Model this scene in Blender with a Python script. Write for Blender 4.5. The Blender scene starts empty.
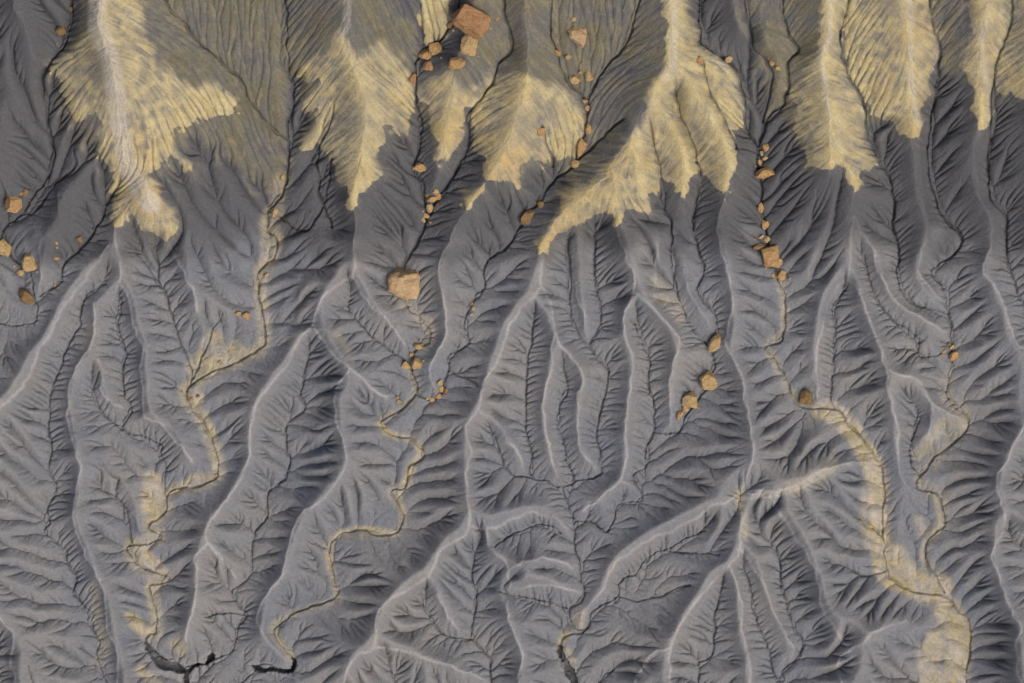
import bpy, bmesh, math, random
import numpy as np
from mathutils import Vector, Matrix, noise as mnoise

# ------------------------------------------------------------------ camera, sky, sun, exposure
U = 0.1                               # metres per map unit
CAM_H = 4000*U                        # height of the drone above the middle of the slope
scene = bpy.context.scene
world = bpy.data.worlds.new("World"); scene.world = world; world.use_nodes = True
SUN_EL, SUN_AZ = 51.0, -48.0          # azimuth of the light, degrees anticlockwise from +x
cd = bpy.data.cameras.new("camera"); cam = bpy.data.objects.new("camera", cd)
scene.collection.objects.link(cam); scene.camera = cam
cd.sensor_width = 36.0; cd.lens = 36.0*(CAM_H/U)/1024; cd.clip_start = 1.0; cd.clip_end = 6000.0
nt = world.node_tree; bg = nt.nodes['Background']
sky = nt.nodes.new('ShaderNodeTexSky'); sky.sky_type = 'NISHITA'; sky.sun_disc = False
sky.sun_elevation = math.radians(SUN_EL); sky.sun_rotation = math.radians(90-SUN_AZ)
sky.dust_density = 10.0; sky.ozone_density = 1.0; sky.air_density = 0.7
nt.links.new(sky.outputs[0], bg.inputs[0]); bg.inputs[1].default_value = 0.15
sd = bpy.data.lights.new("sun", 'SUN'); sun = bpy.data.objects.new("sun", sd); scene.collection.objects.link(sun)
sd.energy = 0.55; sd.angle = math.radians(65); sd.color = (1.0, 0.95, 0.88)
_d = Vector((math.cos(math.radians(SUN_EL))*math.cos(math.radians(SUN_AZ)), math.cos(math.radians(SUN_EL))*math.sin(math.radians(SUN_AZ)), math.sin(math.radians(SUN_EL))))
sun.rotation_euler = _d.to_track_quat('Z', 'Y').to_euler(); sun.location = (0, 0, 300)
vs = scene.view_settings; vs.view_transform = 'Standard'; vs.look = 'None'; vs.gamma = 1.0; vs.use_curve_mapping = False
vs.exposure = 0.13
# ---- traced drainage network, in map units (1 unit = 0.1 m), x to the right, y down the map
CH = '''
-20,330 0,325 20,326 37,318 33,295 28,272 12,258 2,240 3,227 20,213 33,193 47,173 52,153 49,140 45,117 41,97 38,72 43,65 63,42 68,20 68,0 70,-30 64,-90 72,-160
40,296 57,283 62,266 90,235 110,197 120,180
72,150 72,167 50,187 35,212 20,213
183,830 190,770 186,720 183,683 180,668 157,658 143,642 147,637 155,632 153,605 147,587 160,583 165,577 140,568 127,553 128,547 150,542 160,535 147,527 163,512 167,493 200,485 217,475 215,455 208,435 200,418 187,405 183,395 190,386 213,371 233,363 256,351 264,343 261,320 258,295 259,268 273,258 276,243 266,228 269,210 283,193 286,167 288,147 286,127 291,107 291,87 286,63 286,27 283,7 280,-40 288,-110 284,-165
286,137 270,125 256,110 247,97 240,82 220,60 200,43 180,20 163,0 150,-40 158,-110
190,386 190,368 182,351 177,335 170,315 163,293 157,278 160,288 147,268 133,248
157,278 155,262 150,247
190,381 205,350 212,330 222,312
107,683 93,655 97,642 88,625 90,612 72,595 75,578 65,565 63,548 43,532 48,525 47,508 53,488 48,468 50,451 45,428 47,411 50,388 60,365 62,351 77,325 80,305 90,291 107,285
100,780 103,720 107,683
165,495 163,490 165,468 160,455 160,445 143,438 120,428 103,415 92,391 97,371
120,428 128,410 122,395 120,371 123,348 118,328 120,305 118,298
130,545 127,522 120,505 110,495 95,485
187,668 213,660 230,652 235,635 245,615 237,605 233,592 248,578 250,565 252,540 259,528 266,518 269,492 286,475 288,455 286,441 288,421 303,408 299,395 303,368 309,351
245,615 225,613 205,617
183,683 220,690 250,676 256,668 269,667 289,672 294,662 281,645 273,632 289,617 316,605 334,600 338,590 333,585 331,572 328,555 333,540 356,530 373,535 396,533 403,518 399,505 391,492 406,487 409,468 423,455 413,441 393,436 379,426 383,420 403,408 416,391 411,371 419,350 430,341 428,325 408,308 400,285 406,265 419,241 425,228 424,207 423,183 414,167 418,147 421,123 416,100 413,77 421,50 443,37 456,15 459,0 462,-50 455,-120
411,371 403,361 386,345 366,331 348,308 352,296
426,220 436,200 449,183 463,157 468,133 471,108 489,87 496,70 512,43 505,10 500,-50 503,-120
416,391 419,395 433,400 443,385 448,368 449,353 469,343 464,325 469,308 481,291 483,275 489,261 512,241 522,220 539,203 555,180 575,163 579,147 587,123 588,100 572,87 562,70 552,37 551,0 547,-60 553,-130
575,163 600,140 622,118
588,100 595,85 612,60 630,35 640,0 645,-60
553,165 545,140 541,125
330,228 320,190 316,160 325,130 333,105
269,210 300,230 318,215 330,180 332,158
443,385 448,372 470,380 478,385
570,760 572,683 562,665 560,648 565,637 584,632 572,625 570,610 582,602 585,588 582,578 580,562 575,545 575,525 572,515 567,502 562,487 556,487 547,481 533,478 530,450 525,428 527,401 528,361 535,320
533,478 512,476 500,455 496,438
562,487 573,484 573,478 565,455 562,435 559,425 559,405 567,395 567,378 560,358
575,482 602,475 599,465 600,455 597,441 600,428 602,408 609,388 607,368 595,358 589,345 574,325 570,298 570,271 568,240
589,345 599,325 600,305 595,285 595,238
575,523 579,520 595,523 605,532 614,522 619,505 640,502 642,492 634,478 645,470 645,455 647,445 655,431 655,418 650,385 649,361 642,345 632,318
655,431 679,431 685,420 699,398 709,385 715,365 712,351 705,340 689,325 682,305 675,285 672,262
712,345 718,335 715,315 699,295 705,271 699,255 697,245 694,228 699,187 699,167 694,143 679,110 676,90
672,262 672,223 663,205 660,180 655,150 649,123
584,632 590,625 592,612 619,598 619,585 635,575 645,562 664,552 695,553 720,555
664,552 682,540 705,530
619,598 650,600 690,585
735,148 729,127 712,93 702,60
562,531 540,525 515,533 495,545
568,610 542,600 520,597 500,592
491,780 488,720 491,683 486,655 471,635 476,598 472,578 474,558
471,640 443,635 426,615 420,600
705,790 702,730 700,683 700,665 713,655 715,618 720,598 724,578
782,780 778,720 777,683 775,675 768,648 759,628 752,605 752,588 742,565
777,683 785,682 783,672 795,662 803,640 791,622 786,602 781,582 781,558 772,545
885,538 868,522 855,516
888,572 866,574 852,568
980,850 972,760 968,683 970,655 970,628 961,612 945,597 915,592 895,582 888,572 885,538 885,505 883,472 875,455 851,425 835,408 815,410 801,406 791,391 781,368 770,352 768,346 778,341 785,331 786,295 781,283 778,275 770,250 768,228 763,205 765,187 759,167 760,147 752,133 747,123 747,100 735,63 705,43 702,27 700,0 705,-60 698,-130
762,145 767,123 773,113 788,100 790,60 801,47 791,30 785,0 788,-60 782,-130
765,120 770,100 775,75 768,57 755,43 747,0 745,-60
835,408 833,398 835,368 836,335 836,305 848,285
945,352 921,354 918,338 895,318 875,295 865,255
953,343 950,315 928,308 908,298 898,278 901,251 895,228 896,213 891,177 870,137 865,100 846,63 843,30 851,0 855,-60 848,-130
945,594 928,562 930,542 946,522 938,495 920,488 921,478 941,455 958,441 970,428 968,415 950,398 950,378 955,361 953,341 950,315 946,291 935,271 951,258 963,241 958,228 955,228 941,207 931,173 933,133 940,87 943,47 936,27 935,0 938,-60 930,-130
1060,420 1040,360 1022,300 1015,278 1011,261 1007,238 1008,217 991,193 993,133 995,83 1001,57 1014,17 1016,0 1020,-60 1012,-130
921,478 912,462 915,440 922,420
1060,580 1035,560 1018,545 1010,530
1070,700 1050,640 1035,600 1030,560
1100,480 1060,500 1035,480 1022,470
-60,700 -10,690 -5,665 -2,645
-90,560 -50,520 -45,470
330,740 335,700 345,690
390,740 392,700 395,683 390,672
600,740 590,700 600,683 615,670
1075,290 1060,220 1070,120 1065,30 1070,-60
-10,130 -30,60 -25,-20 -30,-100
'''
RI = '''
100,-160 104,-80 100,0 97,20 103,37 113,63 118,93 120,117 123,140 127,163 143,193 160,220 170,248 182,275 192,291 197,310
115,222 113,238 120,258 118,285 112,300
107,245 80,285 60,315 43,345 33,368 17,395 0,411 -25,430 -40,445
93,305 93,331 83,355 70,378 67,401 67,421 75,455 82,468 75,485 73,518 80,545 100,580 105,605 107,628 118,655 117,683 125,740 130,800
120,285 130,305 132,325 142,351 140,371 143,411 150,420 160,425 183,451 190,460
98,355 100,370 100,392 110,402 120,408
120,500 135,520 140,532 155,533
311,325 296,345 286,365 269,385 256,405 250,428 248,455 243,472 230,495 207,525 207,542 195,555 197,572 193,602 188,622 186,640
207,542 225,565 235,580
311,325 324,341 333,355 348,368 338,385 336,415 344,441 348,458 338,478 323,498 299,515 289,542 283,568 281,578 261,602 258,622 269,642 284,660
348,368 368,385 385,395
311,325 324,296 353,275
347,-160 342,-80 347,0 347,20 341,32 343,50 356,73 366,110 363,140 359,167 351,200 356,220 354,245 356,261 353,275 359,288 366,301 389,325 403,343
525,-150 530,-70 525,0 527,40 527,77 519,110 505,150 488,180 470,203 456,228 441,255 439,281 446,321 446,335 433,358 429,378 437,395
480,-150 478,-60 474,0 465,40 455,70 455,90 453,110 445,140 442,165 433,190
675,-150 668,-70 675,0 674,33 672,67 655,95 637,125 622,150 609,167 595,187 555,220 545,240 543,248 543,285 553,313 555,330 552,351 553,368 544,395 547,430 551,455 557,478
675,87 685,127 695,160 686,193 684,215
672,67 699,90 725,133 735,153 726,190 717,228 722,255 730,288 732,305 725,341 742,375 744,401 750,435 751,455 747,472 740,493
609,167 617,200 615,225 622,245 630,271 632,291 624,315 624,328 632,358 629,405 624,438 627,455 620,480 600,498 583,510
620,480 640,490
637,125 645,180 650,213 659,235 656,258 655,285
555,330 562,345 582,375 577,401 577,435 582,455 600,475
543,285 525,305 512,325 503,345 496,365 484,378 478,408 466,425 468,440 469,455 466,482 468,528 439,552 426,578 381,607 376,645 356,655 345,680 335,720 350,790
478,408 500,438 512,446 519,455 525,470
468,528 486,528 512,520 532,513 555,520 570,526
486,530 491,548 508,568 508,605 511,628 515,640 522,655 518,683 525,740
508,568 530,560 552,558 574,570
508,590 545,585 578,592
571,238 575,288 582,311 587,335
632,291 659,315 679,341 672,371 669,421 668,428
689,285 689,291 699,311 712,325
740,493 735,497 712,505 679,528 652,538 615,565 605,585 582,613 580,622
740,493 740,500 740,548 729,565 699,598 685,618 670,645 670,683 675,740
668,648 652,652 642,665 635,683 640,740
730,570 742,602 742,622 749,662 751,683 748,740
740,548 755,570 768,592 775,615 791,643 791,658 785,668
740,493 768,498 781,518 801,548 815,578 821,608 845,645 846,652
905,618 868,635 848,648 838,662 840,683 845,740 835,800
740,493 785,488 811,475 835,465 865,462
831,-150 836,-70 831,0 830,37 821,53 825,87 832,105 850,135 858,165 855,185 852,205 851,228 850,261 848,278 838,288 828,315 820,345 818,375 819,402
825,87 828,123 829,160 827,175
848,278 861,298 871,328 885,368 885,385 898,425 900,455 901,475 915,490
886,370 918,381 931,401 950,412 965,418
931,401 930,435
852,215 871,248 878,271 901,305 938,326 947,332
903,-150 908,-70 906,0 911,20 911,67 915,100 920,123 916,132 921,143 925,193 928,228 921,265 921,275 941,298 948,311
988,-150 992,-70 991,0 985,25 981,43 985,67 991,93 988,127 975,147 981,197 991,220 993,228 991,248 983,271 1001,298 1008,318 1018,345 1026,352 1040,390 1050,410
1040,-150 1045,-60 1040,0 1035,60 1030,95 1035,200 1040,280 1055,360
1050,400 1024,425 1015,438 1008,455 996,475 1000,505 1006,527 993,545 993,565 1001,588 1010,612 1020,625 1013,645 1015,683 1022,760
1006,527 1022,535 1050,545
740,-150 745,-70 740,0 748,25 765,50 778,80 775,105
15,-140 20,-60 15,0 25,30 35,60 40,80
-10,120 -5,160 5,190 20,203
55,190 62,225 40,240 40,270 38,290
-20,430 -25,500 -15,580 0,618 12,632 10,662 15,683 10,760
376,647 416,655 469,672 484,680
436,595 446,615 465,637
'''
# sink holes and slots at the foot of the slope
GASH = '''
142,640 146,644 153,651 158,657 163,659 169,664 175,664 181,669 186,671 183,675 176,674 171,672 164,672 158,668 153,663 150,659 147,654 144,650
186,671 191,667 197,664 202,665 205,663 207,658 211,654 214,656 213,662 209,664 205,667 199,667 194,669 187,676
183,671 188,671 187,679 189,690 187,705 182,705 184,690 182,680
250,666 258,667 264,670 270,668 279,671 285,670 290,671 292,664 290,657 296,662 295,668 293,673 285,675 278,673 270,672 262,674 254,672
559,647 562,647 563,653 566,660 570,662 570,666 574,670 576,677 579,685 580,705 571,705 571,683 566,676 564,670 565,665 560,658 558,652
'''
def polys(s):
    return [np.array([[float(v) for v in p.split(',')] for p in l.split()]) for l in s.strip().splitlines()]
# yellow caps (bright), thin yellow wash, buff sediment in the beds: outlines on the map
CAP = '''
96,-150 96,0 95,23 75,47 50,65 62,90 72,120 80,123 96,110 102,125 98,140 98,152 108,167 113,193 107,217 118,226 133,213 143,228 165,240 178,232 175,215 160,190 150,175 173,160 193,173 193,165 175,145 175,130 190,125 200,120 232,110 234,97 215,80 190,88 165,70 150,40 140,0 140,-150
341,30 310,60 300,70 305,80 318,82 303,100 303,112 315,108 316,122 302,140 302,150 322,150 335,160 334,178 348,190 346,205 352,212 360,195 375,182 383,175 376,155 385,145 384,128 400,130 410,132 410,115 416,105 413,80 400,60 380,42 360,50
416,90 425,75 445,68 460,80 470,105 462,140 450,155 448,162 435,158 440,145 430,130 428,105 418,103
418,-60 448,-60 448,0 446,35 422,45 418,0
462,90 490,70 527,75 560,85 575,95 585,110 585,130 577,150 560,160 545,160 545,168 535,160 520,165 518,190 510,180 490,185 475,200 466,205 468,195 485,180 480,155 470,140 472,120 468,108
664,-150 690,-150 690,0 700,40 735,65 745,100 747,125 735,130 738,150 735,165 728,180 724,195 710,180 700,170 690,178 685,198 675,185 663,180 657,195 648,195 651,213 635,212 625,210 617,228 610,215 595,218 580,225 560,232 552,240 543,250 540,245 550,228 562,215 562,192 580,185 595,175 610,160 630,140 640,120 645,95 668,65 664,0
825,-150 821,53 795,75 790,90 800,105 795,125 805,150 806,165 820,170 832,165 845,170 850,183 857,186 860,172 877,163 872,150 865,130 866,105 855,80 846,60 843,35 848,0 848,-150
853,-150 843,30 848,65 868,105 880,112 895,120 903,133 920,137 926,120 917,110 935,90 930,80 942,60 943,45 935,20 934,-150
985,-150 970,35 963,70 975,90 975,110 982,127 995,125 993,100 995,85 1003,92 1024,98 1090,105 1090,-150
'''
WASH = '''
96,-150 283,-150 283,0 284,40 280,80 284,120 282,185 270,192 240,170 215,150 190,140 180,165 140,190 110,160 70,115 50,65 70,40
290,-150 415,-150 418,60 415,110 395,135 350,160 310,130 300,75 280,62 286,25
448,-150 660,-150 668,60 640,120 600,165 575,185 545,160 500,190 470,130 462,85 470,40
720,-150 940,-150 970,40 965,75 940,70 915,110 880,120 850,150 800,130 775,100 760,60
440,60 470,70 470,120 440,150 420,110
'''
# polyline brushes: buff sediment (half width, strength, points)
BED = '''
7 .6 269,212 266,225 275,243 262,265 259,290 264,335 256,351 233,363 213,371 190,386 184,395 200,418 208,435 215,455 217,475 200,485 167,493 163,512 147,527 158,536 150,542 129,548 140,568 163,577 150,587 154,610 154,632 146,638
4.5 .4 411,371 416,391 403,408 383,420 380,426 393,436 413,441 420,455 409,468 406,487 391,492 403,515 396,533 373,535 333,540 328,555 333,585 334,600 289,617 273,632 292,660
5 .45 779,275 785,290 785,331 770,344 775,360 791,391 803,404
7 .35 950,378 950,398 966,418 941,455 922,480 938,495 944,522 930,542 928,562 945,590
10 .9 830,410 851,428 868,455 878,475 880,505 881,538 886,572 895,582
6 0.3 655,280 672,300 680,318
5 .45 400,300 420,318 430,335 422,350
9 .9 150,481 151,492 149,505 150,515
4.68 0.59 160,519 152,527
5.61 0.69 168,494 185,485 200,478
6.55 0.88 142,553 152,565 160,572
5.61 0.88 130,618 138,628 147,634
9 .7 192,368 205,358 218,362 235,350
10 .55 205,350 212,340
6.55 0.78 192,392 196,400
3.74 0.88 205,420 212,440 216,470
4.68 0.54 264,235 264,262
3.74 0.78 278,240 272,262 262,268 262,300 265,335 255,350 232,362
2.81 0.88 380,424 386,432 410,440 420,450 416,462 410,475 400,488 400,500 403,515
2.81 0.78 396,533 356,529 333,540 328,560 331,575
3.74 0.49 275,632 282,645 292,660
4.68 0.49 428,320 430,335
3.74 0.24 330,330 345,345 352,368
6.55 0.59 580,613 578,625
4.68 0.69 568,635 563,645 572,660
8 0.25 660,295 680,310
3.74 0.59 778,275 782,290 786,325 778,338
9 1.0 822,410 838,414 853,432 866,452 876,475 880,500 879,525 883,545
8 .55 870,490 868,520 874,545
14 1.0 895,560 905,578 930,590 940,588
13 .9 948,610 958,628 960,650 955,690
12 .75 940,640 930,660 935,690
4.68 0.59 938,500 944,520 936,535
6.55 0.44 920,455 950,420 968,425
4.68 0.49 920,520 928,545 925,560
6.55 0.17 90,330 85,350
4.68 0.54 740,490 740,500 746,535
9 .35 790,487 830,467
6.55 0.24 466,505 470,508
5.61 0.29 92,590 95,610 103,650 95,665
4.68 0.69 140,670 160,690
6.55 0.49 180,650 175,645
6.55 0.44 266,262 275,215 280,175
'''
# flat ground beside the beds (half width, strength, points)
FLAT = '''
9 .8 266,225 272,245 262,268 260,300 264,335 256,351
20 .9 250,345 230,355 205,352 195,372
15 .85 200,405 208,430 214,460 200,480 170,490
11 .8 150,480 155,510 140,535 150,565 152,585 150,620 140,635
15 .8 250,250 240,280 245,310 235,330
12 .75 300,255 285,290 280,330
13 .85 400,425 405,450 410,470
14 .9 385,515 370,525 345,535
7 .8 335,575 330,598 300,612 275,632
9 .7 412,350 418,385 405,405
11 .85 435,375 455,395
9 .8 782,285 783,335 770,345
8 .9 785,370 800,398 825,406
11 .95 835,410 855,432 868,460 876,500 878,540 885,575
17 .95 905,570 925,590 945,600 955,625 958,660 958,700
16 .85 905,475 915,510 915,550
12 .8 940,425 950,440 930,470 935,520 930,560
9 .7 578,615 572,640 570,660
18 .75 900,640 925,640 935,665
14 .6 30,230 25,270 18,310
12 .7 690,275 700,310 705,330
10 .6 655,425 690,408
'''
import numpy as np, time
MX, MT, MB = 110, 110, 110            # margin round the map window
GW, GH = 1024+2*MX, 683+MT+MB
f4 = np.float32
SS = 1.5                              # cells of the finished sheet per map unit
HW, HH = int(GW*SS), int(GH*SS)
def catmull(P, step=0.4):
    if len(P) > 60 and np.abs(np.diff(P[:60], axis=0)).max() < 2.5: return P      # already drawn fine
    P = np.vstack([2*P[0]-P[1], P, 2*P[-1]-P[-2]])
    out = []
    for i in range(1, len(P)-2):
        p0,p1,p2,p3 = P[i-1:i+3]
        n = max(2, int(np.hypot(*(p2-p1))/step))
        t = (np.arange(n)/n)[:,None]
        out.append(0.5*((2*p1)+(-p0+p2)*t+(2*p0-5*p1+4*p2-p3)*t*t+(-p0+3*p1-3*p2+p3)*t**3))
    return np.vstack(out+[P[-2][None]])
def shift(a, dy, dx):
    h, w = a.shape
    p = np.pad(a, 1, mode='edge')
    return p[1+dy:1+dy+h, 1+dx:1+dx+w]
def blur(a, r, n=2):
    # box blur, repeated, separable (edge padded)
    a = a.astype(f4)
    for _ in range(n):
        for ax in (0, 1):
            pad = [(0,0),(0,0)]; pad[ax] = (r+1, r)
            c = np.cumsum(np.pad(a, pad, mode='edge').astype(np.float64), axis=ax)
            k = 2*r+1
            a = ((c[k:]-c[:-k]) if ax == 0 else (c[:,k:]-c[:,:-k]))
            a = (a/k).astype(f4)
    return a
def resize(a, h, w):
    ys = np.clip((np.arange(h)+.5)*a.shape[0]/h-.5, 0, a.shape[0]-1.001); xs = np.clip((np.arange(w)+.5)*a.shape[1]/w-.5, 0, a.shape[1]-1.001)
    y0 = ys.astype(int); x0 = xs.astype(int); fy = (ys-y0)[:,None].astype(f4); fx = (xs-x0)[None].astype(f4)
    A = a[y0]; B = a[y0+1]
    r = A*(1-fy)+B*fy
    return (r[:,x0]*(1-fx)+r[:,x0+1]*fx).astype(f4)
def noise(rng, h, w, cell, ay=1.0):
    a = rng.standard_normal((int(h/(cell*ay))+4, int(w/cell)+4)).astype(f4)
    return blur(resize(a, h, w), max(1, int(cell*.35)), 1)
def sample(a, x, y):
    x = np.clip(x, 0, a.shape[1]-1.001); y = np.clip(y, 0, a.shape[0]-1.001)
    x0 = x.astype(int); y0 = y.astype(int); fx = x-x0; fy = y-y0
    return (a[y0,x0]*(1-fx)+a[y0,x0+1]*fx)*(1-fy)+(a[y0+1,x0]*(1-fx)+a[y0+1,x0+1]*fx)*fy
def nearest(mask):
    # jump flooding: index of the nearest marked cell
    h, w = mask.shape
    Y, X = np.mgrid[0:h,0:w].astype(np.int32)
    sy = np.where(mask, Y, -9999).astype(np.int32); sx = np.where(mask, X, -9999).astype(np.int32)
    d = (sy-Y)**2+(sx-X)**2
    for k in (64,32,16,8,4,2,1,1):
        ny, nx, nd = sy.copy(), sx.copy(), d.copy()
        for dy in (-k,0,k):
            for dx in (-k,0,k):
                if not (dy or dx): continue
                ys = slice(max(0,dy), h+min(0,dy)); yd = slice(max(0,-dy), h+min(0,-dy))
                xs = slice(max(0,dx), w+min(0,dx)); xd = slice(max(0,-dx), w+min(0,-dx))
                cy = sy[ys,xs]; cx = sx[ys,xs]
                cd = (cy-Y[yd,xd])**2+(cx-X[yd,xd])**2
                b = cd < nd[yd,xd]
                ny[yd,xd] = np.where(b, cy, ny[yd,xd]); nx[yd,xd] = np.where(b, cx, nx[yd,xd]); nd[yd,xd] = np.where(b, cd, nd[yd,xd])
        sy, sx, d = ny, nx, nd
    return np.clip(sy,0,h-1), np.clip(sx,0,w-1), np.sqrt(d).astype(f4)
def base(x, y):
    # regional fall: gentle at the bottom of the map, steep cliff at the top
    t = np.clip((300-y)/160., 0, 3)
    return 0.20*(683-y) + 0.55*np.where(t<1, t*t/2, t-.5)*160 + 0*x
def raster(F, P, z, lo):
    ix = np.round(P[:,0]+MX).astype(int); iy = np.round(P[:,1]+MT).astype(int)
    ok = (ix>=0)&(iy>=0)&(ix<GW)&(iy<GH)
    (np.minimum if lo else np.maximum).at(F, (iy[ok], ix[ok]), z[ok].astype(f4))
def network(CHs, RIs):
    zc = np.full((GH, GW), 1e9, f4)
    done_p, done_z = [], []
    for P0 in CHs:
        P = catmull(P0)
        ds = np.r_[0, np.hypot(*np.diff(P, axis=0).T)]
        B = base(P[:,0], P[:,1])
        z0 = None
        if done_p:
            q = np.vstack(done_p); zz = np.concatenate(done_z)
            # the lower end joins an older channel
            for e in (0, -1):
                d = np.hypot(*(q-P[e]).T); k = d.argmin()
                if d[k] < 9:
                    if e == -1: P = P[::-1]; ds = np.r_[0, ds[:0:-1]]; B = B[::-1]
                    z0 = zz[k]; break
        if z0 is None: z0 = B[0]-8
        L = ds.sum(); s = np.cumsum(ds)
        head = np.clip(1-(L-s)/60., 0, 1)*0.30
        dz = np.maximum(0.05*ds, 0.92*np.r_[0, np.diff(B)]) + head*ds
        z = z0+np.cumsum(dz)
        done_p.append(P); done_z.append(z)
        raster(zc, P, z, True)
    cm = zc < 1e8
    sy, sx, dc = nearest(cm)
    zr = np.full((GH, GW), -1e9, f4)
    for P0 in RIs:
        P = catmull(P0)
        x = P[:,0]+MX; y = P[:,1]+MT
        ix = np.clip(np.round(x),0,GW-1).astype(int); iy = np.clip(np.round(y),0,GH-1).astype(int)
        d = dc[iy,ix]; sl = 0.50+0.10*np.clip((230-P[:,1])/120., 0, 1)
        s = np.r_[0, np.cumsum(np.hypot(*np.diff(P, axis=0).T))]
        lift = 17*np.clip(np.minimum(s+12, s[-1]-s)/40., 0, 1)               # a divide stays a divide beside a gully head
        z = zc[sy[iy,ix], sx[iy,ix]] + sl*np.minimum(np.maximum(d, lift), 70)
        # and it stands above the beds on both of its sides
        tg = np.gradient(P, axis=0); tg /= np.hypot(*tg.T)[:,None]+1e-9
        zmin = z.copy()
        for o in (-34, -18, 18, 34):
            jx = np.clip(np.round(x-tg[:,1]*o),0,GW-1).astype(int); jy = np.clip(np.round(y+tg[:,0]*o),0,GH-1).astype(int)
            cy, cx = sy[jy,jx], sx[jy,jx]
            dd = np.hypot(cx-x, cy-y)
            z = np.maximum(z, np.minimum(zc[cy,cx]+.42*np.minimum(dd, 60)*np.clip(lift/17, 0, 1), zmin+30))
        k = 61
        zp = np.pad(z, (k//2, k//2), mode='edge'); z = np.convolve(zp, np.ones(k)/k, 'valid')
        z = np.convolve(np.pad(z, (k//2, k//2), mode='edge'), np.ones(k)/k, 'valid')
        raster(zr, P, z, False)
    rm = zr > -1e8
    return zc, cm, zr, rm, dc
def laplace(zfix, fix):
    # membrane through the fixed lines, coarse to fine
    z = None
    for lv in (16, 8, 4, 2, 1):
        h, w = -(-GH//lv), -(-GW//lv)
        if lv > 1:
            s = np.zeros((h,w)); n = np.zeros((h,w))
            iy, ix = np.nonzero(fix)
            np.add.at(s, (iy//lv, ix//lv), zfix[iy,ix]); np.add.at(n, (iy//lv, ix//lv), 1)
            m = n > 0; v = (s/np.maximum(n,1)).astype(f4)
        else: m, v = fix, zfix
        z = resize(z, h, w) if z is not None else np.full((h,w), float(v[m].mean()), f4)
        for it in range(600 if lv > 4 else 120 if lv>1 else 60):
            z = np.where(m, v, 0.25*(shift(z,0,1)+shift(z,0,-1)+shift(z,1,0)+shift(z,-1,0)))
    return z
NB = [(0,1,1.),(0,-1,1.),(1,0,1.),(-1,0,1.),(1,1,1.4142),(1,-1,1.4142),(-1,1,1.4142),(-1,-1,1.4142)]
def views(a):
    h, w = a.shape
    p = np.pad(a, 1, mode='edge')
    return [p[1+dy:1+dy+h, 1+dx:1+dx+w] for dy, dx, L in NB]
def fill(z, hold, n, eps):
    # raise closed hollows until every slope drains to a held cell
    w = np.where(hold, z, np.float32(1e6)); w[0]=z[0]; w[-1]=z[-1]; w[:,0]=z[:,0]; w[:,-1]=z[:,-1]
    for it in range(n):
        v = views(w); lo = v[0]
        for q in v[1:]: lo = np.minimum(lo, q)
        w = np.minimum(w, np.maximum(z, lo+eps))
    return np.where(w > 9e5, z, w)
def erode(z, fix, zfix, steps, K, D, dx, A=None, amax=400., soft=None):
    # water gathers on the slopes and cuts rills; creep rounds what is left
    if A is None: A = np.ones_like(z)
    K = (K*soft).astype(f4)
    h, w = z.shape
    for it in range(steps):
        V = views(z); W = []; tot = np.full_like(z, 1e-9); smax = np.zeros_like(z); lo = V[0]
        for (dy, dxx, L), v in zip(NB, V):
            s = np.maximum(z-v, 0)*f4(1/(L*dx))
            np.maximum(smax, s, out=smax)
            s = s*s*np.sqrt(s); W.append(s); tot += s
            lo = np.minimum(lo, v)
        inv = 1/tot
        for s in W: s *= inv
        for sweep in range(2):
            An = np.full((h+2, w+2), dx, f4)
            for (dy, dxx, L), s in zip(NB, W):
                An[1+dy:1+dy+h, 1+dxx:1+dxx+w] += A*s
            A = np.minimum(An[1:-1,1:-1], amax)
        E = np.minimum(K*np.sqrt(A)*smax, 0.35*smax*dx)
        lap = (V[0]+V[1]+V[2]+V[3]-4*z)*f4(1/(dx*dx))
        z = z-E+f4(D)*np.clip(lap,-2,2)
        mean = (V[0]+V[1]+V[2]+V[3]+V[4]+V[5]+V[6]+V[7])*f4(.125)
        z = np.where(fix, np.minimum(z, zfix), np.where(z <= lo, np.maximum(mean, lo+f4(.02*dx)), z))
    return z, A
def streaks(z, tex, n, step=1.0):
    # texture drawn out along the line of fall
    gy, gx = np.gradient(z); m = np.sqrt(gx*gx+gy*gy)+1e-4
    gx = (gx/m).astype(f4); gy = (gy/m).astype(f4)
    gh, gw = z.shape
    Y, X = np.mgrid[0:gh,0:gw].astype(f4)
    acc = tex.copy()
    for sgn in (1, -1):
        x, y = X.copy(), Y.copy()
        for i in range(n):
            ix = np.clip(np.rint(x),0,gw-1).astype(np.int32); iy = np.clip(np.rint(y),0,gh-1).astype(np.int32)
            x = x+f4(sgn*step)*gx[iy,ix]; y = y+f4(sgn*step)*gy[iy,ix]
            ix = np.clip(np.rint(x),0,gw-1).astype(np.int32); iy = np.clip(np.rint(y),0,gh-1).astype(np.int32)
            acc += tex[iy,ix]
    return acc/np.sqrt(2*n+1)
def poly_mask(polylist, w=GW, h=GH):
    m = np.zeros((h, w), bool)
    for P in polylist:
        x = P[:,0]+MX; y = P[:,1]+MT
        x0, x1 = max(0,int(x.min())), min(w, int(x.max())+2); y0, y1 = max(0,int(y.min())), min(h, int(y.max())+2)
        Y, X = np.mgrid[y0:y1, x0:x1]
        ins = np.zeros(Y.shape, bool)
        for i in range(len(x)):
            xa, ya, xb, yb = x[i-1], y[i-1], x[i], y[i]
            if ya == yb: continue
            ins ^= ((ya > Y) != (yb > Y)) & (X < (xb-xa)*(Y-ya)/(yb-ya)+xa)
        m[y0:y1, x0:x1] |= ins
    return m
def signed(m):
    # signed distance, positive inside
    a = nearest(~m)[2]; b = nearest(m)[2]
    return np.clip(a-b, -60, 60)
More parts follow.
